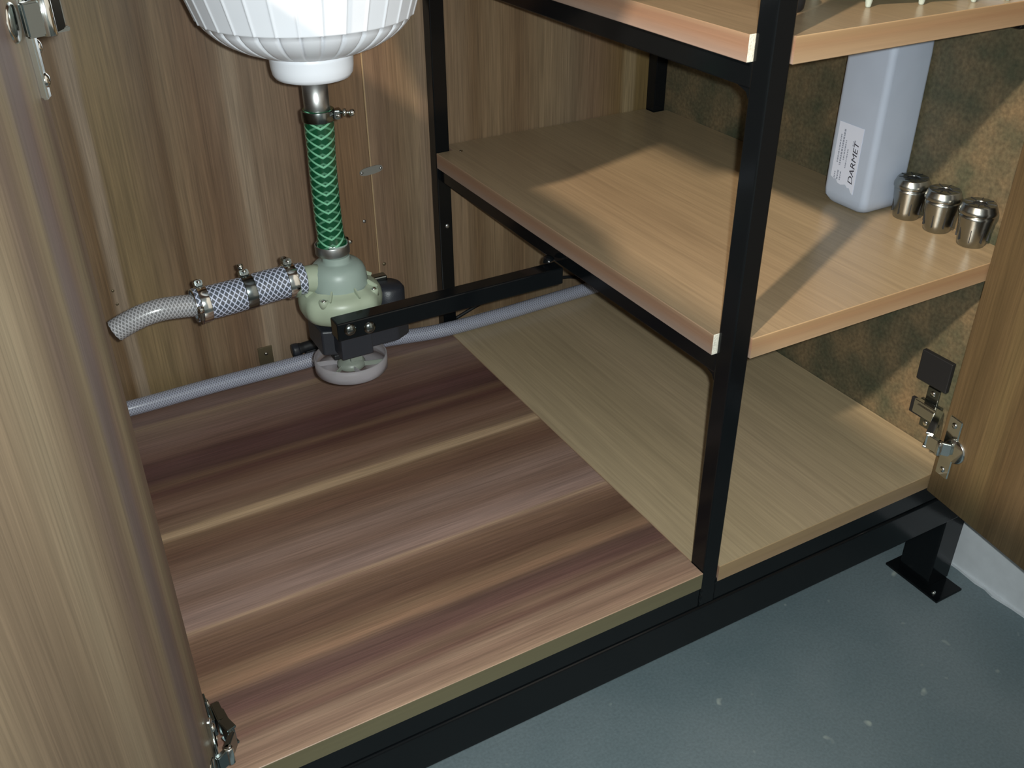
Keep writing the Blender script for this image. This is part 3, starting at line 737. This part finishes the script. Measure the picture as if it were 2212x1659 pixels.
# motor
bm = newbm()
prism(bm, [(-232, 283), (-214, 276), (-160, 276), (-146, 284), (-140, 300), (-140, 322), (-150, 332), (-222, 332), (-232, 322)], 2, 146, 171, 0, 1.6)
obj('motor_core', bm, M['coil'], t)
bm = newbm(); lathe(bm, [(0, 141), (20, 141), (22, 143), (22, 174.4), (0, 174.4)], 40, (PX, PY, 0)); box(bm, -222, -186, 284, 320, 137, 143, 1.5)
obj('motor_frame', bm, M['blackmatt'], t)
bm = newbm(); lathe(bm, [(0, -17), (12, -17), (15.5, -13), (16.5, 0), (15.5, 13), (12, 17), (0, 17)], 36, mx=along((-154, 312, 172), (0.1, 0, 1)))
obj('motor_coil', bm, M['coil'], t)
bm = newbm(); box(bm, -168, -150, 318, 328, 182, 194, 1.5)
obj('terminal', bm, M['darkchrome'], t)
# fan wheel below the motor
FZ = 122.0; FX, FY = -200.0, 303.0
fan = bpy.data.objects.new('fan_wheel', None); COL.objects.link(fan); fan.parent = t
fan.location = Vector((FX, FY, FZ))*MM - t.location
bm = newbm(); lathe(bm, [(33.4, FZ+6.5), (34.6, FZ+6.5), (34.8, FZ), (34.6, FZ-6.5), (33.2, FZ-6.5), (33.2, FZ), (33.4, FZ+6.5)], 72, (FX, FY, 0))
obj('rim', bm, M['frost'], fan)
bm = newbm()
lathe(bm, [(33.4, FZ-6.4), (33.4, FZ-5.2), (14, FZ-4.4), (14, FZ-5.6), (33.4, FZ-6.4)], 72, (FX, FY, 0))
obj('web', bm, M['frost'], fan)
bm = newbm(); lathe(bm, [(0, FZ-6), (12, FZ-6), (13.5, FZ-4.5), (13.5, FZ-1), (11, FZ+2), (5.5, FZ+3), (5, FZ+20), (3.5, FZ+20.5), (3.2, FZ+8), (0, FZ+8)], 36, (FX, FY, 0))
box(bm, FX-3, FX+9, FY-9, FY-4, FZ+2, FZ+14, 1.0)
obj('hub', bm, M['fanhub'], fan)
for k in range(6):
    a = k*PI/3 + 0.35
    bm = newbm(); c, s_ = math.cos(a), math.sin(a); c2, s2 = math.cos(a+0.28), math.sin(a+0.28)
    bar(bm, (FX+12*c, FY+12*s_, FZ-2.5), (FX+33.2*c2, FY+33.2*s2, FZ-2.5), 5, 1.2, 0.4)
    obj('blade', bm, M['fanhub' if k % 2 else 'frost'], fan)
# bolts through the arm
for (x, z) in ((-218, 190), (-200, 187.5)):
    bm = newbm(); lathe(bm, [(0, 3.2), (3.4, 2.6), (5.4, 1.0), (5.8, 0)], 24, mx=along((x, 242, z-0.5), (0, -1, 0)))
    lathe(bm, [(3.0, 3.0), (3.2, 2.2), (0, 1.4)], 6, mx=along((x, 242, z-0.5), (0, -1, 0)))
    o_ = obj('mounting_bolt', bm, M['darkchrome'], t)
bm = newbm(); box(bm, -222, -192, 259.2, 288, 150, 172, 1.2); box(bm, -222, -192, 259.2, 261.5, 172, 194, 0.8)
obj('mounting_bracket', bm, M['coil'], t)

# ------------------------------------------------------------------ clear hoses
t = thing('inlet_hose', 'short thick clear braided hose with steel clamps left of the pump', 'hose', (-300, 303, 212))
pts = [(-236, 303, 218), (-250, 303, 218.5), (-270, 303, 218), (-285, 302, 217.5), (-300, 301, 217), (-318, 300, 217), (-334, 299.5, 217.5)]
pp = spline(pts, 8)
R_ = []
for p in pp:
    x = p.x
    r = 14.6
    if x > -258: r = 14.6 - 0.2
    r -= 1.1*math.exp(-((x+286)/4.0)**2)
    R_.append(r)
bm = newbm(); tube(bm, pp, R_, 48, inner=0.8)
obj('hose', bm, [M['clear_hose'], M['hose_in']], t)
ax = (-1, -0.02, -0.01)
clamp(t, (-248, 303, 218.4), ax, 14.7, 9, (0.15, 0.25, 1), lab='steel clamp against the pump spout')
clamp(t, (-286, 302, 217.5), ax, 13.8, 9.5, (0.0, 0.55, 1), m='dark', lab='shiny dark clamp in the middle of the hose')
clamp(t, (-326, 299.7, 217.2), ax, 14.7, 8, (0, 0.5, 1), lab='clamp over the thin hose end')
clamp(t, (-332.5, 299.5, 217.5), ax, 13.2, 4, (-0.1, -1.0, -0.15), lab='outer clamp over the thin hose end')
bm = newbm(); lathe(bm, [(0, 0), (1.4, 0), (1.4, 6), (2.6, 6.3), (2.6, 10.5), (0, 10.5)], 14, mx=along((-288, 309, 230.5), (0, 0.25, 1)))
obj('clamp_bolt', bm, M['chrome'], t)
t = thing('outlet_hose', 'thinner clear braided hose curving down left with a cut open end', 'hose', (-400, 300, 190))
pp = spline([(-322, 300, 217.3), (-334, 299.5, 218), (-348, 299, 220), (-362, 299, 221), (-376, 300, 219), (-390, 301, 214.5), (-400, 302, 210)], 8)
bm = newbm(); tube(bm, pp, 9.6, 40, inner=0.74)
o_ = obj('hose', bm, [M['thin_hose'], M['hose_in']], t)
tag_long = newbm()
pp = spline([(-423, 512, 9.6), (-380, 511, 9.3), (-300, 513, 9.2), (-200, 512, 9.2), (-100, 514, 9.2), (-20, 500, 9.2), (60, 499, 9.0), (150, 503, 9.0), (250, 507, 9.0), (318, 507, 9.0)], 12)
tube(tag_long, pp, 8.9, 32, inner=0.75)
tag(obj('floor_hose', tag_long, [M['long_hose'], M['hose_in']], origin=(-423, 512, 0)), 'long clear braided hose lying along the foot of the back panels', 'hose')
# dark knob behind the hose
t = thing('drain_plug', 'black rubber plug end showing above the long hose left of the fan', 'plug', (-185, 527, 0))
bm = newbm(); pp = spline([(-197, 524, 20), (-188, 524, 21), (-175, 524, 22), (-160, 524, 22), (-148, 524, 19)], 5)
tube(bm, pp, [7.2]*6 + [6.2]*7 + [5.0]*(len(pp)-13), 24)
obj('body', bm, M['blackmatt'], t)
bm = newbm(); lathe(bm, [(0, -4), (7.8, -4), (8.2, -2), (8.2, 2), (7.8, 4), (0, 4)], 24, mx=along((-194, 524, 20.5), (1, 0, 0)))
obj('collar', bm, M['coil'], t)
bm = newbm(); box(bm, -182, -158, 522.5, 531, 0.3, 16, 1.5)
obj('foot', bm, M['blackmatt'], t)
bm = newbm(); pp = spline([(20, 528, 4), (80, 527.5, 22), (140, 528, 23), (190, 527.5, 22), (240, 528, 4)], 8); tube(bm, pp, 2.2, 12)
tag(obj('cable', bm, M['blackmatt'], origin=(20, 528, 0)), 'thin black cable behind the long hose under the middle shelf', 'cable')

# ------------------------------------------------------------------ canister on the middle shelf
t = thing('canister', 'tall frosted blue grey plastic canister with torn white label on the middle shelf', 'canister', (299, 158, H1))
bm = newbm()
def rrect(cx, cy, hw, hd, r, n=6):
    out = []
    for (sx, sy, a0) in ((1, 1, 0), (-1, 1, PI/2), (-1, -1, PI), (1, -1, 1.5*PI)):
        for k in range(n+1):
            a = a0 + k/n*PI/2
            out.append((cx + sx*(hw-r) + r*math.cos(a), cy + sy*(hd-r) + r*math.sin(a)))
    return out
def loft(bm, secs, mi=0):
    t_ = bmesh.new(); rings = [[t_.verts.new((x, y, z)) for x, y in pts] for pts, z in secs]
    n = len(rings[0])
    for A, B in zip(rings, rings[1:]):
        for k in range(n):
            f = t_.faces.new((A[k], A[(k+1) % n], B[(k+1) % n], B[k])); f.smooth = True
    t_.faces.new(rings[0][::-1]); t_.faces.new(rings[-1])
    bmesh.ops.recalc_face_normals(t_, faces=t_.faces[:])
    for f in t_.faces: f.material_index = mi
    merge(bm, t_)
cx, cy = 297.6, 157.0
sec = []
for z, h, r in ((0.1, 21, 8), (2.5, 24, 8), (8, 27.2, 7), (14, 27.6, 6.5), (60, 27.6, 6), (150, 27.4, 6), (168, 27, 7), (178, 22, 9), (184, 15, 9), (187, 11.5, 8), (195, 11.5, 8)):
    sec.append((rrect(cx, cy, h, h, min(r, h-0.5)), H1+z))
loft(bm, sec)
obj('body', bm, M['canister'], t)
bm = newbm(); lathe(bm, [(0, H1+203), (11, H1+203), (13, H1+202), (13.4, H1+190), (12, H1+189), (0, H1+189)], 32, (cx, cy, 0))
obj('cap', bm, M['white_plastic'], t)
# label on the left face, torn along its lower edge
xf = cx-27.6-0.35
ly0, ly1, lz0, lz1 = 145.8, 176.5, 254, 315.5
bm = newbm()
random.seed(5)
poly = [(ly1-0.2, lz1), (ly0, lz1-0.5), (ly0, lz0-4), (ly0+3, lz0-2.0), (ly0+5.5, lz0+1.5), (ly0+8, lz0+1), (ly0+11, lz0+3.5), (ly0+17, lz0+1.6), (ly0+21, lz0+2.5), (ly0+24, lz0+6), (ly0+26, lz0+5), (ly1, lz0+7)]
prism(bm, poly, 0, xf, xf+0.32)
lb = obj('label', bm, M['paper'], t); lb['label'] = 'torn white paper label with sideways print'
def text(parent, name, body, size, y, z, m, bold=0.0, sx=1.0, shear=0.0):
    cu = bpy.data.curves.new(name, 'FONT'); cu.body = body; cu.size = size*MM; cu.extrude = 0.00006; cu.offset = bold*MM; cu.shear = shear
    cu.align_x = 'LEFT'; cu.align_y = 'BOTTOM'
    tmp = bpy.data.objects.new(name, cu); COL.objects.link(tmp)
    me = bpy.data.meshes.new_from_object(tmp.evaluated_get(bpy.context.evaluated_depsgraph_get()))
    bpy.data.objects.remove(tmp)
    me.materials.clear(); me.materials.append(m)
    o = bpy.data.objects.new(name, me); COL.objects.link(o); o.parent = parent
    # reading direction runs up the canister (z), letter tops towards the back (+y), facing -x
    R = Matrix(((0, 0, -1, 0), (0, 1, 0, 0), (sx, 0, 0, 0), (0, 0, 0, 1)))
    R = Matrix(((0, 0, -1, (xf-0.05)*MM), (0, 1, 0, y*MM), (1, 0, 0, z*MM), (0, 0, 0, 1)))
    for v in me.vertices: v.co.x *= sx
    o.matrix_parent_inverse = Matrix.Identity(4)
    pw = world_loc(parent); o.matrix_local = Matrix.Translation(-pw) @ R
    return o
text(lb, 'printed_name', 'DARMET', 8.2, ly0+1.4, lz0+5.0, M['ink'], 0.0, 1.30, 0.2)
random.seed(11)     # unreadable small print: rows of short faded dashes
for (yy, z0_, z1_, hgt) in ((171.5, 276, 304, 1.5), (168.0, 274, 309, 1.9), (164.5, 280, 300, 1.4), (160.8, 273, 292, 1.2), (172, 260, 267, 1.4), (168.4, 259.5, 268, 1.6), (165, 259.5, 267, 1.4), (155.6, 296, 301, 1.2)):
    bm = newbm(); z = z0_
    while z < z1_:
        l_ = random.uniform(0.8, 2.4); box(bm, xf-0.06, xf+0.02, yy-hgt/2, yy+hgt/2, z, z+l_); z += l_+random.uniform(0.4, 0.9)
    obj('small_print', bm, M['faintink'], lb)

# ------------------------------------------------------------------ collets
def collet(px, py, rot, lab):
    t = thing('collet', lab, 'collet', (px, py, H1), 'steel spring collets on the middle shelf')
    z = H1
    bm = newbm()
    lathe(bm, [(0, z+0.1), (11.2, z+0.1), (12.0, z+0.8), (12.9, z+8), (15.2, z+27), (15.3, z+29), (14.2, z+29.5), (14.2, z+31)], 64, (px, py, 0))
    obj('taper', bm, M['collet'], t)
    bm = newbm()
    lathe(bm, [(13.0, z+30.6), (16.2, z+30.9), (16.5, z+31.4), (16.5, z+34.0), (16.1, z+34.8), (14.6, z+38.8), (13.9, z+39.8), (13.2, z+40), (6.4, z+40), (5.8, z+39.3), (5.6, z+22), (0, z+22)], 64, (px, py, 0))
    obj('flange', bm, M['collet'], t)
    for k in range(8):
        a = rot + k*PI/4
        c, s_ = math.cos(a), math.sin(a)
        bm = newbm()
        bar(bm, (px+5.9*c, py+5.9*s_, z+40.1), (px+13.4*c, py+13.4*s_, z+40.1), 0.5, 0.7, 0)
        bar(bm, (px+12.6*c, py+12.6*s_, z+16), (px+14.1*c, py+14.1*s_, z+16), 20, 0.7, 0)
        obj('slot', bm, M['slot'], t)
    bm = newbm(); lathe(bm, [(0, z+39.0), (5.7, z+39.0), (5.7, z+38.0), (0, z+38.0)], 24, (px, py, 0))
    obj('bore', bm, M['slot'], t)
    return t
collet(308.6, 110.5, 0.1, 'steel collet touching the canister, first in the row of three')
collet(308.4, 74.0, 0.3, 'steel collet with dark slots, middle of the row of three')
collet(308.2, 35.5, 0.5, 'steel collet nearest the right door, last in the row of three')

# ------------------------------------------------------------------ things on the top shelf
t = thing('acrylic_tray', 'clear acrylic tray on small milky feet, on the top shelf', 'tray', (170, 60, H2))
da = Vector((0.95, -0.31, 0)); db = Vector((0.31, 0.95, 0)); c0 = Vector((124, 40, 0))
def trp(u, v): return c0 + da*u + db*v
bm = newbm()
merge(bm, frame_box((c0.x, c0.y), da, db, (-3, 120, -2, 88, H2+11, H2+14), 0.6))
for b in ((-3, 120, -2, 0.2, H2+14, H2+44), (-3, 120, 85.8, 88, H2+14, H2+44), (-3, -0.8, 0.2, 85.8, H2+14, H2+44), (117.8, 120, 0.2, 85.8, H2+14, H2+44)):
    merge(bm, frame_box((c0.x, c0.y), da, db, b, 0.5))
obj('tray_body', bm, M['clear'], t)
for (u, v) in ((2, 2), (44, 2), (86, 2), (114, 2), (2, 82), (114, 82)):
    p = trp(u, v); bm = newbm(); lathe(bm, [(0, H2+0.1), (1.6, H2+0.1), (2.0, H2+1), (3.2, H2+9), (3.8, H2+11), (0, H2+11)], 20, (p.x, p.y, 0))
    obj('foot', bm, M['footclear'], t)
t = thing('black_cap', 'round black cap standing on the top shelf right behind the post', 'cap', (70, 66, H2))
bm = newbm(); lathe(bm, [(0, H2+0.1), (13, H2+0.1), (14.5, H2+1.5), (15, H2+6), (15, H2+24), (14, H2+26), (12.5, H2+26.5), (12.5, H2+24), (0, H2+24)], 40, (68, 66, 0), mod=lambda a, i: 1+0.012*math.cos(30*a))
obj('shell', bm, M['blackmatt'], t)
t = thing('white_box', 'small white box at the right end of the top shelf', 'box', (262, 22, H2))
bm = newbm(); box(bm, 236, 282, 7, 52, H2+0.1, H2+26, 1.2)
obj('body', bm, M['white_plastic'], t)
bm = newbm(); box(bm, 235, 283, 6, 53, H2+26, H2+34, 1.2)
obj('lid', bm, M['white_plastic'], t)
bm = newbm(); box(bm, XL+20, XL+21, 0, 1, 0, 1) ; bm.free()
